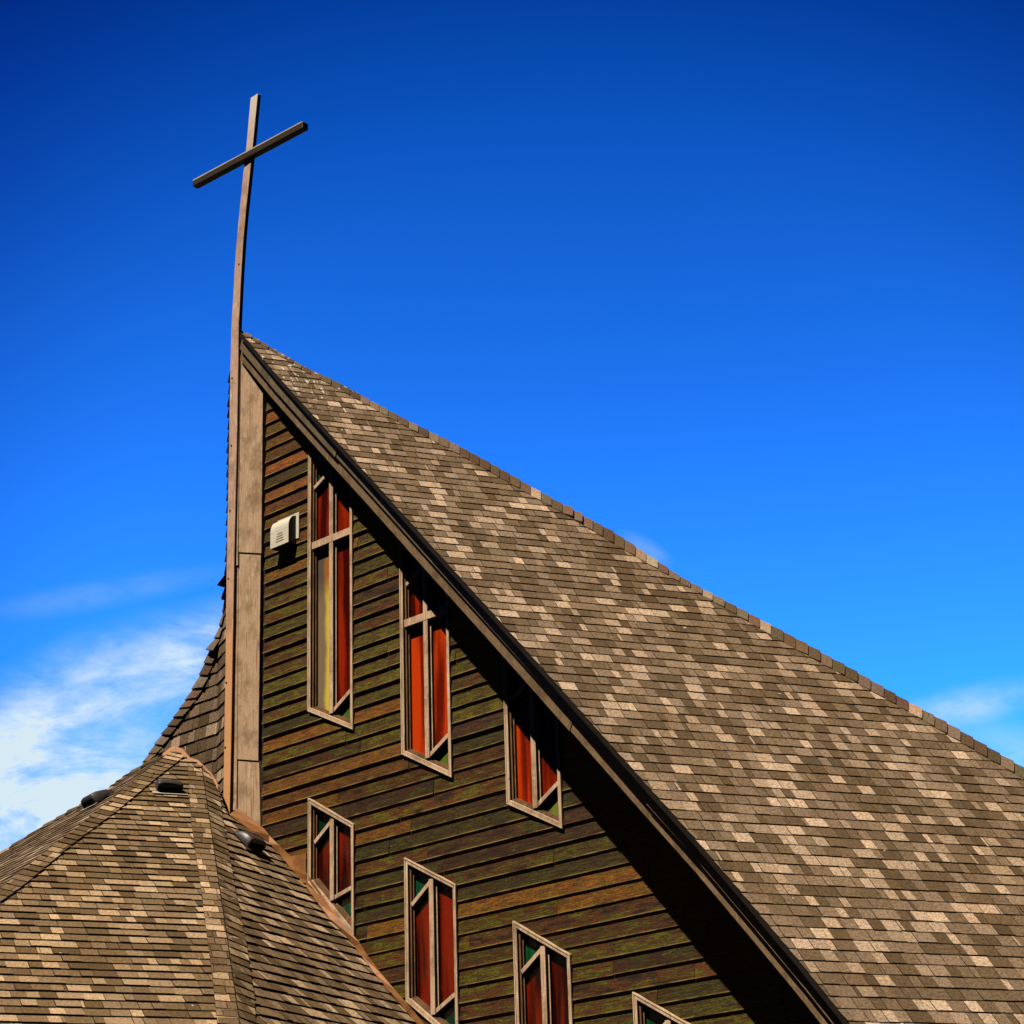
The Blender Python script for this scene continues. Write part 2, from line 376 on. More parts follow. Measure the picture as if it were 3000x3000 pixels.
# --- main roof
EDGE = [(705, 975), (800, 1088), (905, 1205), (982, 1290), (1083, 1400), (1265, 1602), (1450, 1805), (1670, 2050), (1893, 2300), (2040, 2463), (2200, 2650), (2340, 2816), (2480, 2990)]
HIP = [(712, 980), (803, 1036), (891, 1090), (998, 1146), (1062, 1181), (1200, 1258), (1333, 1327), (1479, 1410), (1666, 1516), (1800, 1597), (2000, 1713), (2300, 1887), (2477, 1985), (2633, 2072), (2800, 2169), (2981, 2275)]
E3 = [hit(q, R0, RN) for q in EDGE]; E3.append(E3[-1]+nrm(E3[-1]-E3[-3])*2.3)
H3 = [hit(q, R0, RN) for q in HIP]; H3.append(H3[-1]+nrm(H3[-1]-H3[-3])*5.5)
Rpoly = E3 + H3[::-1]
roof = slab('roof', Rpoly, RN, -.05, -.012, M['soffit'])
keep(shingles('roof_shingles', R0, D2, RG, RN, Rpoly, E=.146, seed=3, light=.22, th=.014, wmin=.06, wmax=.20, tone=1.2, parent=None), roof)
# far side of the main roof, behind the hip
bk = MB(); far = np.array([3.2, 7.0, -6.5])
for i in range(0, len(H3)-1): bk.face([H3[i]-RN*.03, H3[i+1]-RN*.03, H3[i+1]-RN*.03+far*min(1, (i+2)/9), H3[i]-RN*.03+far*min(1, (i+1)/9)], [(0, i), (1, i), (1, i+1), (0, i+1)], PAL[2])
keep(bk.build('rear_slope', M['shingle'], None), roof)
def resample(pts, step):
    pts = [np.array(p) for p in pts]; L = [0]
    for a, b in zip(pts, pts[1:]): L.append(L[-1]+np.linalg.norm(b-a))
    n = max(1, int(round(L[-1]/step)))
    ts = [L[-1]*i/n for i in range(n+1)]
    return ts, L[-1]
def at(pts, s):
    L = 0
    for a, b in zip(pts, pts[1:]):
        l = np.linalg.norm(b-a)
        if L+l >= s or b is pts[-1]: return a+(b-a)*(s-L)/max(l, 1e-9)
        L += l
def cap(name, J, S, n, step, parent, seed=5, th=.03, tone=1., lifts=None, light=.12, bulge=.02):
    """overlapping cap shingles bent over a hip: J is the near border, S the skyline border (same count)"""
    rnd = random.Random(seed); mb = MB(); J = [np.array(p) for p in J]; S = [np.array(p) for p in S]
    LJ = sum(np.linalg.norm(b-a) for a, b in zip(J, J[1:])); N = max(2, int(LJ/step)); LS = sum(np.linalg.norm(b-a) for a, b in zip(S, S[1:]))
    cum = [0]
    for a, b in zip(J, J[1:]): cum.append(cum[-1]+np.linalg.norm(b-a))
    def pr(t):                        # t in 0..1 on both lines by index
        s = t*LJ
        for i in range(len(J)-1):
            if cum[i+1] >= s or i == len(J)-2:
                f = (s-cum[i])/max(cum[i+1]-cum[i], 1e-9); return J[i]+(J[i+1]-J[i])*f, S[i]+(S[i+1]-S[i])*f
    for k in range(N):
        t0, t1 = max(0, (k-.15)/N), (k+1+rnd.uniform(-.06, .06))/N      # piece k: upper end t0, lower end t1 (lower end lifted)
        t1 = min(t1, 1)
        a, b = pr(t0); c, d = pr(t1); l = th*(1+rnd.uniform(-.2, .3)) + (lifts or {}).get(k, 0)
        col = rnd.choice(LIGHT) if rnd.random() < light else rnd.choice(PAL); col = tuple(x*tone*rnd.uniform(.85, 1.1) for x in col)
        m0, m1 = (a+b)/2+n*bulge, (c+d)/2+n*bulge
        T = [a+n*.004, m0+n*.004, b+n*.0]; B = [c+n*l, m1+n*l, d+n*(l*.8)]
        w0 = np.linalg.norm(b-a); k7 = rnd.random()*5
        for i in range(2):
            mb.face([T[i], B[i], B[i+1], T[i+1]], [(k7+i*w0/2, .2), (k7+i*w0/2, 0), (k7+(i+1)*w0/2, 0), (k7+(i+1)*w0/2, .2)], col)
            mb.face([B[i], B[i]-n*(l+.012), B[i+1]-n*(l+.012), B[i+1]], None, (.025, .018, .012))
        mb.face([T[0], a-n*.012, c-n*.012, B[0]], None, tuple(x*.7 for x in col))
        mb.face([T[2], B[2], d-n*.03, b-n*.03], None, tuple(x*.7 for x in col))
    return keep(mb.build(name, M['shingle'], None, merge=False), parent)
SKY_HIP = [(715, 972), (803, 1025), (891, 1076), (998, 1126), (1062, 1162), (1200, 1237), (1333, 1302), (1479, 1383), (1666, 1490), (1800, 1562), (2000, 1696), (2300, 1855), (2477, 1952), (2633, 2042), (2800, 2135), (2981, 2242)]
S3 = [hit(q, R0-RN*.0, RN) for q in SKY_HIP]; S3.append(S3[-1]+nrm(S3[-1]-S3[-3])*5.5)
cap('hip_cap', H3, S3, RN, .15, roof, seed=8, th=.02, light=.05, tone=1.0, bulge=.008, lifts={33: .03, 34: .02})
# --- rake boards under the edge of the main roof
ov = [.03+.042*min(1, i/9) for i in range(len(E3))]
def rake(name, o0, o1, n0, n1, m, a=0, b=None):
    mb = MB(); P = E3[a:b]; mb.sweep(P, RO, RN, [x-v for x, v in zip([o0]*len(P), ov[a:b])], [x-v for x, v in zip([o1]*len(P), ov[a:b])], n0, n1)
    return keep(mb.build(name, m, None), roof)
rake('fascia_board', -.03, 0, -.205, -.016, M['fascia'], 0, 4)
rake('fascia_board', -.036, -.008, -.200, -.016, M['fascia'], 3, 9)
rake('fascia_board', -.03, 0, -.205, -.016, M['fascia'], 8)
rake('rake_moulding', -.075, -.032, -.345, -.14, M['tan'], 0, 8)
rake('rake_moulding', -.08, -.038, -.338, -.14, M['tan'], 7)
# soffit from the moulding back to the wall
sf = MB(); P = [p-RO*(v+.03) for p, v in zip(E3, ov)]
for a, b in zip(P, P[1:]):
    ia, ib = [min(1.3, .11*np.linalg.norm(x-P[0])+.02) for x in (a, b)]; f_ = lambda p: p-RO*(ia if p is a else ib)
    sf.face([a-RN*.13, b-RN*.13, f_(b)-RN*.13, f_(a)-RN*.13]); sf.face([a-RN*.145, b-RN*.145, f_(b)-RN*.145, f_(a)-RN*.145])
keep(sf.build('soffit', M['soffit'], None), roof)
# --- gable wall
def roofz(u, off=0., dn=-.14):
    p = Wp(u, 0, off); O = R0+RN*dn; return float(((O-p)@RN)/RN[2])
u0 = U(W((780, 1650))); u1 = 10.5
while roofz(u1) < 2.2: u1 -= .1
wallpoly = [(u0, 0), (u1, 0), (u1, roofz(u1)), (u0, roofz(u0))]
# windows: outline corners seen on the wall (top left, top right, bottom right, bottom left)
def uz(p): q = W(p, .03); return (U(q), float(q[2]))
WIN = [
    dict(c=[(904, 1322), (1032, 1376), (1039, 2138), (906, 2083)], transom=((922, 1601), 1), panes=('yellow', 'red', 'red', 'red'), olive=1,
         label='tallest window, with a yellow lower left pane'),
    dict(c=[(1169, 1596), (1312, 1660), (1329, 2278), (1183, 2209)], transom=((1193, 1828), 1), panes=('orange', 'orange', 'red', 'red'), olive=1,
         label='upper window between the tallest and the one under the overhang'),
    dict(c=[(1474, 1925), (1632, 1996), (1654, 2428), (1489, 2355)], transom=None, panes=('orange', 'red'), olive=1, label='upper window half hidden in the roof shadow'),
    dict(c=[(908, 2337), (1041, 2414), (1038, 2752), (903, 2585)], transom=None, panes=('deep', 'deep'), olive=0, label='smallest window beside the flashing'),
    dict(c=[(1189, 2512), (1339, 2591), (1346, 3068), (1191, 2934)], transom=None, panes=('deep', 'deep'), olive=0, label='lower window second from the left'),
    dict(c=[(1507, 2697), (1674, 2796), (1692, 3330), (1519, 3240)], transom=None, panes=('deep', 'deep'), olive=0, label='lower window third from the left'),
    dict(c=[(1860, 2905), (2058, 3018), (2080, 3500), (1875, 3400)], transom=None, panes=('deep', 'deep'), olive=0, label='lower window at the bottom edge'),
]
for wd in WIN:
    c = [uz(p) for p in wd['c']]; uL = (c[0][0]+c[3][0])/2; uR = (c[1][0]+c[2][0])/2
    wd['q'] = [(uL, c[0][1]), (uR, c[1][1]), (uR, c[2][1]), (uL, c[3][1])]
def outside(polys, q):
    """subtract the convex quad q (TL, TR, BR, BL) from a list of polygons"""
    out = []
    for pg in polys:
        rest = pg
        for i in range(4):
            a, b = q[i], q[(i+1) % 4]; A, B = (b[1]-a[1]), -(b[0]-a[0]); Cc = A*a[0]+B*a[1]
            cx, cy = sum(p[0] for p in q)/4, sum(p[1] for p in q)/4
            if A*cx+B*cy > Cc: A, B, Cc = -A, -B, -Cc           # inside: A x + B y <= C
            o_ = clip(rest, -A, -B, -Cc) if len(rest) > 2 else []
            if area(o_) > 1e-5: out.append(o_)
            rest = clip(rest, A, B, Cc) if len(rest) > 2 else []
        # rest is the part inside the window: dropped
    return out
sd = MB(); rnd = random.Random(21); shr = lambda q, s: [(q[0][0]+s, q[0][1]-s*1.3), (q[1][0]-s, q[1][1]-s*.7), (q[2][0]-s, q[2][1]+s*1.3), (q[3][0]+s, q[3][1]+s*.7)]
k = -60
while PHASE+k*PITCH < wallpoly[3][1]:
    z0 = PHASE+k*PITCH; k += 1
    if z0+PITCH < 0: continue
    row = clip(clip(wallpoly, 0, -1, -z0), 0, 1, z0+PITCH+.012)
    if area(row) < 1e-4: continue
    lo, hi = min(p[0] for p in row), max(p[0] for p in row); u = lo-rnd.uniform(0, 3)
    while u < hi:
        L = rnd.uniform(2.2, 4.8); seg = clip(clip(row, -1, 0, -u), 1, 0, u+L-.004); u += L
        if area(seg) < 1e-4: continue
        th = (.027 if z0 < 7.5 else .034)+rnd.uniform(-.006, .007); col = (rnd.random(), 0, 0)
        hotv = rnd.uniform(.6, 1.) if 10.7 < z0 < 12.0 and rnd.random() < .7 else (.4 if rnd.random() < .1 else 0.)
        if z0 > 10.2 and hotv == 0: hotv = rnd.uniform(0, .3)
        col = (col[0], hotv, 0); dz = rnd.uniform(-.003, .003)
        pcs = [seg]
        for wd in WIN: pcs = outside(pcs, shr(wd['q'], .03))
        for pg in pcs:
            H = lambda z: .005+(th-.005)*max(0, 1-(z-z0)/(PITCH+.012))
            top = [Wp(p[0], p[1]+dz, H(p[1])) for p in pg]; bot = [Wp(p[0], p[1]+dz, -.004) for p in pg]
            sd.face(top, pg, col)
            for i in range(len(pg)):
                j = (i+1) % len(pg); sd.face([top[i], bot[i], bot[j], top[j]], [pg[i], pg[i], pg[j], pg[j]], (0, 0, 1))
sd.build('wall', M['siding'], church, merge=False)
mb = MB(); ul_ = U(W((694, 1650))); mb.prism([Wp(ul_-.13, 0, -.03), Wp(u0+.06, 0, -.03), Wp(u0+.06, roofz(u0+.06), -.03), Wp(ul_-.0, roofz(ul_-.0), -.03), Wp(ul_-.0, roofz(u0)-.5, -.03), Wp(ul_-.13, roofz(u0)-.8, -.03)], N1*.02); mb.build('sheathing', M['soffit'], church)
# --- windows
def fr(mb, pts, off0, off1):
    mb.prism([Wp(p[0], p[1], off0) for p in pts], N1*(off1-off0), frame=(UP, D1))
def ring(mb, q, a, b, off0, off1):
    """frame between outline shrunk by a and shrunk by b"""
    def inset(q, s):
        tl = (q[1][1]-q[0][1])/(q[1][0]-q[0][0]); bl = (q[2][1]-q[3][1])/(q[2][0]-q[3][0])
        kt, kb = math.sqrt(1+tl*tl)*s, math.sqrt(1+bl*bl)*s
        ul, ur = q[0][0]+s, q[1][0]-s
        return [(ul, q[0][1]+tl*s-kt), (ur, q[1][1]-tl*s-kt), (ur, q[2][1]-bl*s+kb), (ul, q[3][1]+bl*s+kb)]
    A, B = inset(q, a), inset(q, b)
    for i in range(4): fr(mb, [A[i], A[(i+1) % 4], B[(i+1) % 4], B[i]], off0, off1)
    return B
def bar(mb, p, q, wd, off0, off1):
    d = np.array(q)-np.array(p); d = d/np.linalg.norm(d); nn = np.array([-d[1], d[0]])*wd/2
    fr(mb, [tuple(np.array(p)+nn), tuple(np.array(q)+nn), tuple(np.array(q)-nn), tuple(np.array(p)-nn)], off0, off1)
PZ = -.04
for i, wd in enumerate(WIN):
    q = wd['q']; c0 = Wp(q[3][0], q[3][1], 0)
    mb = MB(); ring(mb, q, 0, .046, -.03, .044)
    win = mb.build('window', M['trim'], None, bevel=.003); keep(win, church); win['label'] = wd['label']
    mb = MB(); ring(mb, q, .046, .066, PZ, .014); I = ring(mb, q, .066, .080, PZ, -.012)
    keep(mb.build('sash', M['sash'], None), win)
    mb = MB(); ring(mb, q, .001, .013, .044, .050); keep(mb.build('bead', M['bead'], None), win)  # outer moulding, its paler colour carries a painted edge highlight
    tl = (I[1][1]-I[0][1])/(I[1][0]-I[0][0]); bl = (I[2][1]-I[3][1])/(I[2][0]-I[3][0])
    ul, ur = I[0][0], I[1][0]; um = (ul+ur)/2; T_ = lambda u: I[0][1]+tl*(u-ul); B_ = lambda u: I[3][1]+bl*(u-ul)
    hd = .33 if i < 3 else .36
    mb = MB(); bar(mb, (um, B_(um)-.01), (um, T_(um)+.01), .066, PZ, .03)
    bar(mb, (um+.040, B_(um+.05)-.01), (um+.040, T_(um+.05)+.01), .014, PZ, -.008)
    keep(mb.build('mullion', M['trim'], None, bevel=.003), win)
    a1, a2 = (ul-.01, T_(ul)-hd), (um-.02, T_(um)-.01)
    b1, b2 = (um+.02, B_(um)+.02), (ur+.01, B_(ur)+hd)
    for s_, e_ in ((a1, a2), (b1, b2)):
        mb = MB(); bar(mb, s_, e_, .045, PZ, .018); keep(mb.build('muntin', M['trim'], None, bevel=.003), win)
    zt = None
    if wd['transom']:
        zt = W(wd['transom'][0], -.0)[2]
        mb = MB(); fr(mb, [(q[0][0]+.05, zt-.042), (q[1][0]-.05, zt-.042), (q[1][0]-.05, zt+.042), (q[0][0]+.05, zt+.042)], PZ, .033)
        keep(mb.build('transom', M['trim'], None, bevel=.003), win)
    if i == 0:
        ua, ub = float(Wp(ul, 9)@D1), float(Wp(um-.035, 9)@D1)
        def two(T, b):  # grey at left turning yellow to the right, darker towards the top
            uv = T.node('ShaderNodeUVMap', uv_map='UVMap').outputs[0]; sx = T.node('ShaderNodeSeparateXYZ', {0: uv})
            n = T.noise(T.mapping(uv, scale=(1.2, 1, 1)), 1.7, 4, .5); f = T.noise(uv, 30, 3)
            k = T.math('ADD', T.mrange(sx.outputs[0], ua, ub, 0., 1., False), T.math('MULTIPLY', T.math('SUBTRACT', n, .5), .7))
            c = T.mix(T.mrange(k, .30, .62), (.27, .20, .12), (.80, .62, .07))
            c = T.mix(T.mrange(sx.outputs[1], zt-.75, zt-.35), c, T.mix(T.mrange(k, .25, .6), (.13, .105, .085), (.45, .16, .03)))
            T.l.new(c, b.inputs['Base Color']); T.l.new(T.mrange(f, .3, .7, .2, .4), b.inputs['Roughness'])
        M['yellow'] = mat('grey_to_yellow_glass', two, .3, .5)
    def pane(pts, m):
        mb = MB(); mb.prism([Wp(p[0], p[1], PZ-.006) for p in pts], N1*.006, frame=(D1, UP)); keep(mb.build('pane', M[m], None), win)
    Lp = [(ul, B_(ul)), (um, B_(um)), (um, T_(um)), (ul, T_(ul)-hd)]; Rp = [(um, B_(um)), (ur, B_(ur)+hd), (ur, T_(ur)), (um, T_(um))]
    if zt is not None:
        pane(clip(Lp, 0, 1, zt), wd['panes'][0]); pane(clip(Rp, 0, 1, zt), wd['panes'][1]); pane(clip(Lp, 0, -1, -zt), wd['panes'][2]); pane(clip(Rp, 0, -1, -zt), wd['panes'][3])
    else:
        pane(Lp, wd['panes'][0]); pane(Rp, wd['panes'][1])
    pane([(ul, T_(ul)-hd), (um, T_(um)), (ul, T_(ul))], 'green')
    pane([(um, B_(um)), (ur, B_(ur)), (ur, B_(ur)+hd)], 'olive' if wd['olive'] else 'green')
# --- corner panel beside the post (three lapped lengths) and its edge strip
def quad(mb, pts, off0, off1): mb.prism([W(p, off0) for p in pts], N1*(off1-off0), frame=(UP, D1))
mb = MB()
quad(mb, [(706, 2225), (771, 2229), (775, 2433), (700, 2378)], -.03, .030); mb.build('corner_panel', M['panel'], church, bevel=.003)
mb = MB()
quad(mb, [(709, 1618), (778, 1623), (771, 2232), (705, 2227)], -.03, .042); mb.build('corner_panel', M['panel'], church, bevel=.003)
mb = MB()
quad(mb, [(717, 1045), (735, 1070), (786, 1150), (782, 1626), (709, 1622)], -.03, .054); mb.build('corner_panel', M['panel'], church, bevel=.003)
mb = MB()
quad(mb, [(709, 1060), (717, 1060), (712, 1400), (710, 1660), (700, 1660), (703, 1400)], .0, .066); quad(mb, [(699, 1664), (708, 1664), (703, 2376), (693, 2376)], .0, .05)
mb.build('edge_strip', M['panel'], church, bevel=.003)
# --- shingled face left of the post
pe = W((661, 2200)); hb = hdir((-1396, 4085)); nb = nrm(np.cross(hb, UP)); nb = nb if nb@(CAM-pe) > 0 else -nb
F1 = hit((637, 2150), pe, nb)
L2 = lambda p: hit(p, F1, N1)
L2b = lambda p: hit(p, pe, nb)
Jp = [(676, 1090), (673, 1262), (671, 1400), (669, 1550), (667, 1640), (664, 1700), (662, 1783), (659, 1820), (652, 1866), (646, 1899), (621, 1969), (601, 2019), (572, 2060), (534, 2114), (489, 2180), (456, 2216), (425, 2255)]
Sp = [(671, 1090), (668, 1262), (666, 1400), (663, 1550), (660, 1640), (657, 1700), (650, 1783), (642, 1820), (621, 1866), (606, 1893), (580, 1965), (551, 2023), (522, 2065), (489, 2114), (447, 2172), (418, 2218), (394, 2259)]
side = [L2(p) for p in [(700, 1760)] + Jp[8:] + [(440, 2330), (660, 2420), (700, 2420)]]
slope = slab('prow_slope', [L2(p) for p in [(642, 1890)] + Jp[9:] + [(440, 2330), (639, 2420)]], N1, -.06, -.012, M['soffit'])
keep(shingles('prow_shingles', F1, D1, UP, N1, [L2(p) for p in [(640, 1890), (646, 1895)] + Jp[9:] + [(440, 2330), (640, 2420)]], E=.15, seed=31, light=.1, tone=.95, parent=None), slope)
keep(shingles('prow_return', F1, -hb if hb@D1 > 0 else hb, UP, nb, [L2b(p) for p in [(662, 1783), (659, 1820), (652, 1866), (641, 1899), (636, 2150), (638, 2420), (664, 2420), (667, 2100), (672, 1783)]], E=.15, seed=33, light=.1, tone=.95, parent=None), slope)
cap('prow_cap', [L2(p)+N1*.01 for p in Jp], [L2(p)-N1*.06 for p in Sp], N1, .15, slope, seed=13, lifts={17: .1, 18: .03, 22: .06}, tone=.95)
bb = MB()
S_ = [L2(p)-N1*.06 for p in Sp]
for a, b in zip(S_, S_[1:]): bb.face([a, b, b+np.array([.2, 2.5, 0]), a+np.array([.2, 2.5, 0])], None, PAL[2])
keep(bb.build('rear_slope', M['shingle'], None), slope)
# --- lower roof in front
FLl = [(669.5, 2390), (733, 2437), (786, 2472), (811, 2499), (850, 2548), (891, 2595), (925, 2644), (968, 2699), (1035, 2775), (1057, 2804), (1097, 2858), (1146, 2916), (1191, 2970), (1330, 3140)]
FLu = [(697, 2370), (774, 2429), (789, 2449), (819, 2479), (866, 2524), (905, 2568), (943, 2625), (990, 2690), (1055, 2765), (1072, 2793), (1115, 2852), (1160, 2905), (1205, 2955), (1345, 3125)]
P4 = np.array([W(q, .05) for q in FLl[4:13]]); c4 = P4.mean(0); d4l = np.linalg.svd(P4-c4)[2][0]; d4l *= -np.sign(d4l[2])
D4 = hdir((5131, 3885)); N4 = nrm(np.cross(d4l, D4)); N4 *= np.sign(N4[2]); G4 = nrm(np.cross(N4, D4)); G4 *= np.sign(G4[2])
f4 = lambda p: hit(p, c4, N4)
FOLD = [(598, 2246), (608, 2324), (621, 2490), (646, 2614), (662, 2738), (687, 2904), (695.6, 3000)]
Pf = np.array([f4(q) for q in FOLD[2:]]); cf = Pf.mean(0); df = np.linalg.svd(Pf-cf)[2][0]; df *= -np.sign(df[2])
DC = hdir((20000, 3420)); NC = nrm(np.cross(df, DC)); NC *= np.sign(NC[2]); GC = nrm(np.cross(NC, DC)); GC *= np.sign(GC[2])
fc = lambda p: hit(p, cf, NC)
LFD = [(480, 2214), (447, 2254), (279.5, 2384), (222, 2432), (183, 2463), (121, 2511), (61, 2564), (29.5, 2583)]
Ql = np.array([fc(q) for q in LFD[2:]]); cl = Ql.mean(0); dl = np.linalg.svd(Ql-cl)[2][0]; dl *= -np.sign(dl[2])
DL = hdir((-3400, 4145)); NL = nrm(np.cross(dl, DL)); NL *= np.sign(NL[2]); GL = nrm(np.cross(NL, DL)); GL *= np.sign(GL[2])
fl = lambda p: hit(p, cl, NL)
def down(P, d, z): return P + d*((z-P[2])/d[2])
ZE = 3.1
foldbot = down(cf, df, ZE); lbot = down(cl, dl, ZE)
# true fold lines (points on the lines of intersection)
def online(P, c, d): return c + d*float((P-c)@d)
ft = online(f4((598, 2246)), cf, df)
FC_poly = [ft, fc((575, 2236)), fc((548, 2224)), fc((530, 2209)), fc((516, 2204)), fc((500, 2206)), online(fc((470, 2236)), cl, dl), lbot, foldbot]
F4_poly = [ft, f4((620, 2266)), f4((638, 2296)), f4((650, 2350)), f4((669, 2392))] + [f4(q) for q in FLl[1:]] + [down(f4(FLl[-1]), d4l, ZE), foldbot]
Lsky = [(480, 2210), (432, 2240), (393, 2262), (323, 2316), (166, 2403), (0, 2506), (-300, 2690)]
L_sky3 = [fl(q) for q in Lsky]; L_end = L_sky3[-1]+nrm(L_sky3[-1]-L_sky3[-3])*1.5
LF_poly = [online(fc((470, 2236)), cl, dl)] + L_sky3 + [L_end, down(L_end, -GL, ZE), lbot]
low = slab('lower_roof', FC_poly, NC, -.06, -.012, M['soffit'])
sd_ = MB(); sd_.prism([P-N4*.06 for P in F4_poly], N4*.048); keep(sd_.build('side_deck', M['soffit'], None), low)
sd_ = MB(); sd_.prism([P-NL*.06 for P in LF_poly], NL*.048); keep(sd_.build('side_deck', M['soffit'], None), low)
keep(shingles('front_shingles', cf, DC, GC, NC, FC_poly, E=.158, seed=41, light=.27, tone=1.12, tint=(1.04, 1., .86), th=.021, wmin=.08, wmax=.24, parent=None), low)
keep(shingles('right_shingles', c4, D4, G4, N4, F4_poly, E=.152, seed=43, light=.25, tone=1.25, tint=(1.03, 1., .88), th=.022, parent=None), low)
keep(shingles('left_shingles', cl, DL, GL, NL, LF_poly, E=.15, seed=47, light=.18, tone=1.1, th=.013, jit=.008, parent=None), low)
# overlay strips bent over the two folds
S1 = [(549, 2243), (559, 2407), (586, 2593), (621, 2862), (635.6, 3000)]; S2 = [(628, 2285), (640, 2324), (650, 2407), (664.6, 2490), (687, 2614), (716, 2759), (741, 2924), (745, 3000)]
s1 = [fc(q) for q in S1]; s1.append(s1[-1]+nrm(s1[-1]-s1[-2])*2.); s2 = [f4(q) for q in S2]; s2.append(s2[-1]+nrm(s2[-1]-s2[-2])*2.)
fe = online(s1[-1], cf, df)
e_ = nrm(fc((600, 2703))-fc((540, 2698))); g_ = nrm(np.cross(NC, e_)); g_ *= np.sign(g_[2])
keep(shingles('hip_overlay', cf, e_, g_, NC, [online(fc((560, 2262)), cf, df)]+s1+[fe], E=.158, seed=51, light=.16, tone=1.1, tint=(1.04, 1., .88), th=.014, lift=.014, parent=None), low)
e_ = nrm(f4((745, 2740))-f4((690, 2717))); g_ = nrm(np.cross(N4, e_)); g_ *= np.sign(g_[2])
keep(shingles('hip_overlay', cf, e_, g_, N4, [ft]+s2+[fe], E=.15, seed=53, light=.16, tone=1.2, tint=(1.04, 1., .88), th=.014, lift=.014, parent=None), low)
S0 = [(538, 2223), (455, 2287), (352, 2374), (215, 2477), (83, 2589), (0, 2651)]
s0 = [fc(q) for q in S0]; s0.append(s0[-1]+nrm(s0[-1]-s0[-3])*2.)
e_ = nrm(fc((200, 2518))-fc((160, 2509.5))); g_ = nrm(np.cross(NC, e_)); g_ *= np.sign(g_[2])
keep(shingles('hip_overlay', cl, e_, g_, NC, [fc((500, 2208))]+s0+[online(s0[-1], cl, dl), online(fc((470, 2236)), cl, dl)], E=.15, seed=57, light=.18, tone=1.08, tint=(1.04, 1., .88), th=.016, lift=.02, parent=None), low)
cap('hip_cap', [p-NL*.0+GL*(-.12) for p in L_sky3]+[L_end-GL*.12], [p+GL*.0 for p in L_sky3]+[L_end], NL, .2, low, seed=61, th=.02, light=.1, tone=.9)
# copper coloured flashing
def strip(name, A, B, fa, fb, n, th, seg, parent):
    mb = MB(); rr = random.Random(3)
    for i in range(len(A)-1):
        a0, a1, b0, b1 = fa(A[i]), fa(A[i+1]), fb(B[i]), fb(B[i+1]); t = th*(1+.35*(i % 2))
        mb.prism([a0, a1, b1], n*t); mb.prism([a0, b1, b0], n*t)
    return keep(mb.build(name, M['copper'], None), parent)
nf = nrm(N4+N1)
strip('wall_flashing', FLl, FLu, lambda p: f4(p)+N4*.012, lambda p: W(p, .045), nf, .008, 1, low)
mb = MB(); quad(mb, [(840, 2514), (904, 2501), (904, 2588), (880, 2588)], .0, .036); keep(mb.build('flashing_patch', M['copper'], None), low)
ro = [(478, 2208), (500, 2191), (516, 2187), (536, 2194), (560, 2221), (580, 2226), (597, 2242), (620, 2264), (636, 2289), (646, 2335), (655, 2380)]
ri = [(478, 2215), (500, 2209), (518, 2207), (530, 2212), (548, 2228), (575, 2240), (596, 2250), (618, 2269), (632, 2295), (641, 2340), (650, 2384)]
strip('apex_flashing', ri, ro, lambda p: hit(p, ft+NC*.03, nrm(NC+N1)), lambda p: hit(p, ft+NC*.03, nrm(NC+N1)), N1, .008, 1, low)
# walls under the lower roof
mb = MB(); a = foldbot; b = lbot; c = down(f4(FLl[-1]), d4l, ZE); e = down(L_end, -GL, ZE)
inn = lambda P, k: P + (np.array([P[0]*.0-2.6, 24., 0])-P*np.array([1, 1, 0]))*np.array([k, k, 0])
for p, q in ((e, b), (b, a), (a, c)):
    p, q = inn(p, .08), inn(q, .08); L = np.linalg.norm(p-q)
    mb.face([np.array([p[0], p[1], 0]), np.array([q[0], q[1], 0]), q+UP*.3, p+UP*.3], [(0, 0), (L, 0), (L, 3.4), (0, 3.4)], (.4, 0, 0))
keep(mb.build('lower_wall', M['siding'], None), church)
# ------------------------------------------------------------------ cross on its tall post
PO = .10
LFT = [(280, 734, 755), (340, 728.5, 749), (433, 720.5, 740), (510, 711.5, 732), (627, 700, 719.5), (700, 693, 713), (783, 687, 707.5), (855, 683.5, 703.5), (907, 680, 701), (955, 677.5, 698.7), (1081, 674, 697), (1262, 671, 694), (1400, 668.5, 691), (1550, 665.5, 687.5), (1674, 663, 685), (1820, 661.5, 682.5), (1950, 660, 680), (2200, 656, 676), (2389, 653, 672)]
base = Wp(U(W((662, 2389), PO)), W((662, 2389), PO)[2], PO)
cross = empty('cross', tuple(base), 'tall weathered wooden cross with a dark crossbar rising from the tip of the gable', 'cross')
mb = MB(); rows = []
for y, a, b in LFT:
    A, B = W((a, y), PO), W((b, y), PO); z = (A[2]+B[2])/2
    A, B = Wp(U(A), z, PO), Wp(U(B), z, PO); rows.append((A, B, B-N1*.055, A-N1*.055))
L = 0
for i in range(len(rows)-1):
    r0, r1 = rows[i], rows[i+1]; l2 = L+np.linalg.norm(r1[0]-r0[0])
    for j in range(4):
        k2 = (j+1) % 4; wv = .12*j; mb.face([r0[j], r1[j], r1[k2], r0[k2]], [(L, wv), (l2, wv), (l2, wv+.12), (L, wv+.12)])
    L = l2
mb.face(rows[0]); mb.face(rows[-1][::-1])
keep(mb.build('post', M['post'], None, bevel=.006), cross)
dcb = -hdir((-6330, 4235)); pc = W((722, 487), PO+.012); ncb = np.array([dcb[1], -dcb[0], 0]); ncb *= np.sign(ncb@N1)
a = hit((570, 533), pc, ncb); b = hit((893, 374), pc, ncb); zc = (a[2]+b[2])/2
A = np.array([a[0], a[1], zc-.05]); B = np.array([b[0], b[1], zc-.05])
mb = MB(); mb.box(A-ncb*.06, B-A, UP*.095, ncb*.095); keep(mb.build('crossbar', M['postdark'], None, bevel=.012), cross)
mb = MB(); mb.box(A+UP*.078+ncb*.0353+(B-A)*.006, (B-A)*.988, UP*.017, ncb*.003); keep(mb.build('edge_highlight', M['galv'], None), cross)  # pale strip painting the bright highlight along the bar's top edge
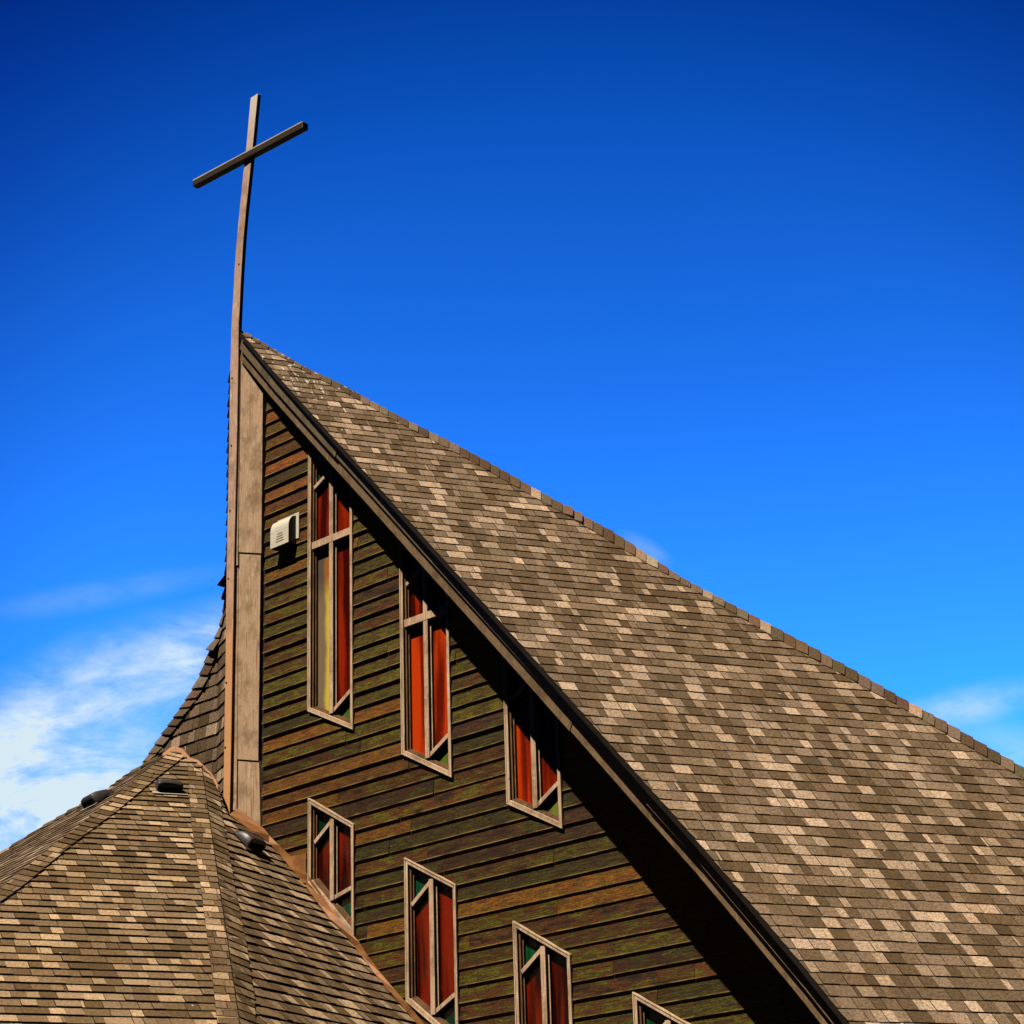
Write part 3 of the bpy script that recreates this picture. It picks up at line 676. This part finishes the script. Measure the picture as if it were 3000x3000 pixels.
for (x, y) in [(700, 774), (680, 1108), (678, 1305), (674, 1496), (669, 1695), (663, 2000), (660, 2190)]:
    P = W((x, y), PO+.001); mb = MB(); n_ = 8; r_ = .012
    pts = [P+D1*r_*math.cos(t*2*math.pi/n_)+UP*r_*math.sin(t*2*math.pi/n_) for t in range(n_)]
    mb.prism(pts, N1*.004); keep(mb.build('bolt', M['black'], None), cross)
# ------------------------------------------------------------------ wall vent
b0 = W((822, 1610)); ub0, ub1 = U(W((821, 1600))), U(W((874, 1594.5))); zb = W((873.7, 1594.5))[2]-.005; ztp = W((873, 1513))[2]
wv = empty('wall_vent', tuple(Wp(ub0, zb, .03)), 'white curved vent hood on the wood siding between the corner panel and the tallest window', 'vent')
of = .024; dp = .11
mb = MB(); fp = [(ub0-.01, zb+.06), (ub1+.05, zb+.06), (ub1+.05, ztp+.03), (ub0-.01, ztp+.03)]
mb.prism([Wp(u, z, of) for u, z in fp], N1*.012); keep(mb.build('mounting_plate', M['white'], None, bevel=.003), wv)
prof = [(0, zb), (dp, zb-.0), (dp+.0, zb+.20)] + [(dp*math.cos(t)**.9 if t < 1.57 else 0, zb+.20+(ztp-zb-.20)*math.sin(t)) for t in [.25, .5, .75, 1.0, 1.25, 1.45, 1.57]]
mb = MB(); S = 2
for i in range(len(prof)-1):
    (o0, z0), (o1, z1) = prof[i], prof[i+1]
    if i == 0: continue
    mb.face([Wp(ub0, z0, of+.012+o0), Wp(ub1, z0, of+.012+o0), Wp(ub1, z1, of+.012+o1), Wp(ub0, z1, of+.012+o1)])
for u in (ub0, ub1): mb.face([Wp(u, z, of+.012+o) for o, z in prof])
hood = keep(mb.build('hood', M['white'], None, bevel=.004), wv)
mb = MB(); mb.face([Wp(ub0+.01, zb+.012, of+.014), Wp(ub1-.01, zb+.012, of+.014), Wp(ub1-.01, zb+.012, of+dp), Wp(ub0+.01, zb+.012, of+dp)]); keep(mb.build('opening', M['black'], None), wv)
mb = MB()
for k in range(4):
    uc = (ub0+ub1)/2+.01; z = zb+.05+k*.03; hw = .07-.008*k
    mb.prism([Wp(uc-hw, z, of+.012+dp), Wp(uc+hw, z, of+.012+dp), Wp(uc+hw, z+.01, of+.012+dp), Wp(uc-hw, z+.01, of+.012+dp)], N1*.002)
keep(mb.build('louvre_slots', M['fascia'], None), wv)
# ------------------------------------------------------------------ roof vents
def roof_vent(P, e, g, n, label, rot=0., pale=True, k=.93):
    if rot: e, g = nrm(e*math.cos(rot)+g*math.sin(rot)), nrm(g*math.cos(rot)-e*math.sin(rot))
    o = empty('roof_vent', tuple(P), label, 'roof vent', 'dark hooded vents on the lower roof')
    L = lambda u, v, h: P+(e*u+g*v+n*h)*k
    mb = MB(); mb.prism([L(-.205, -.185, .026), L(.205, -.185, .026), L(.205, -.12, .026), L(-.205, -.12, .026)], n*.006)
    keep(mb.build('flange', M['galv' if pale else 'ventdark'], None), o)
    mb = MB(); rows = []
    NU = 10
    # (v, height, half width, edge drop)
    for v, h, hw in [(.19, .02, .10), (.15, .07, .125), (.08, .115, .14), (-.01, .145, .148), (-.09, .15, .15), (-.115, .14, .148), (-.12, .10, .147)]:
        row = []
        for kk in range(NU+1):
            s = -1+2*kk/NU; row.append(L(s*hw, v-.012*s*s, h*(1-.10*abs(s)**8)))
        rows.append([L(-hw, v, .03)]+row+[L(hw, v, .03)])
    rows[-1][0] = L(-.147, -.12, .085); rows[-1][-1] = L(.147, -.12, .085)
    for r0, r1 in zip(rows, rows[1:]):
        for kk in range(len(r0)-1): mb.face([r0[kk], r1[kk], r1[kk+1], r0[kk+1]])
    hd = mb.build('hood', M['ventdark'], None, smooth=True); keep(hd, o)
    mb = MB(); mb.prism([L(-.14, -.14, .022), L(.14, -.14, .022), L(.125, .1, .022), L(-.125, .1, .022)], n*.075)
    keep(mb.build('louvre_box', M['black'], None), o)
    return o
roof_vent(fc((491, 2318)), DC, GC, NC, 'dark hooded roof vent on the front slope, just below the peak of the lower roof')
roof_vent(fl((292, 2352)), -DL, GL, NL, 'dark hooded roof vent on the left edge of the lower roof, against the sky')
roof_vent(f4((722, 2474)), D4, G4, N4, 'dark hooded roof vent beside the brown flashing at the foot of the cross post', 0., False)
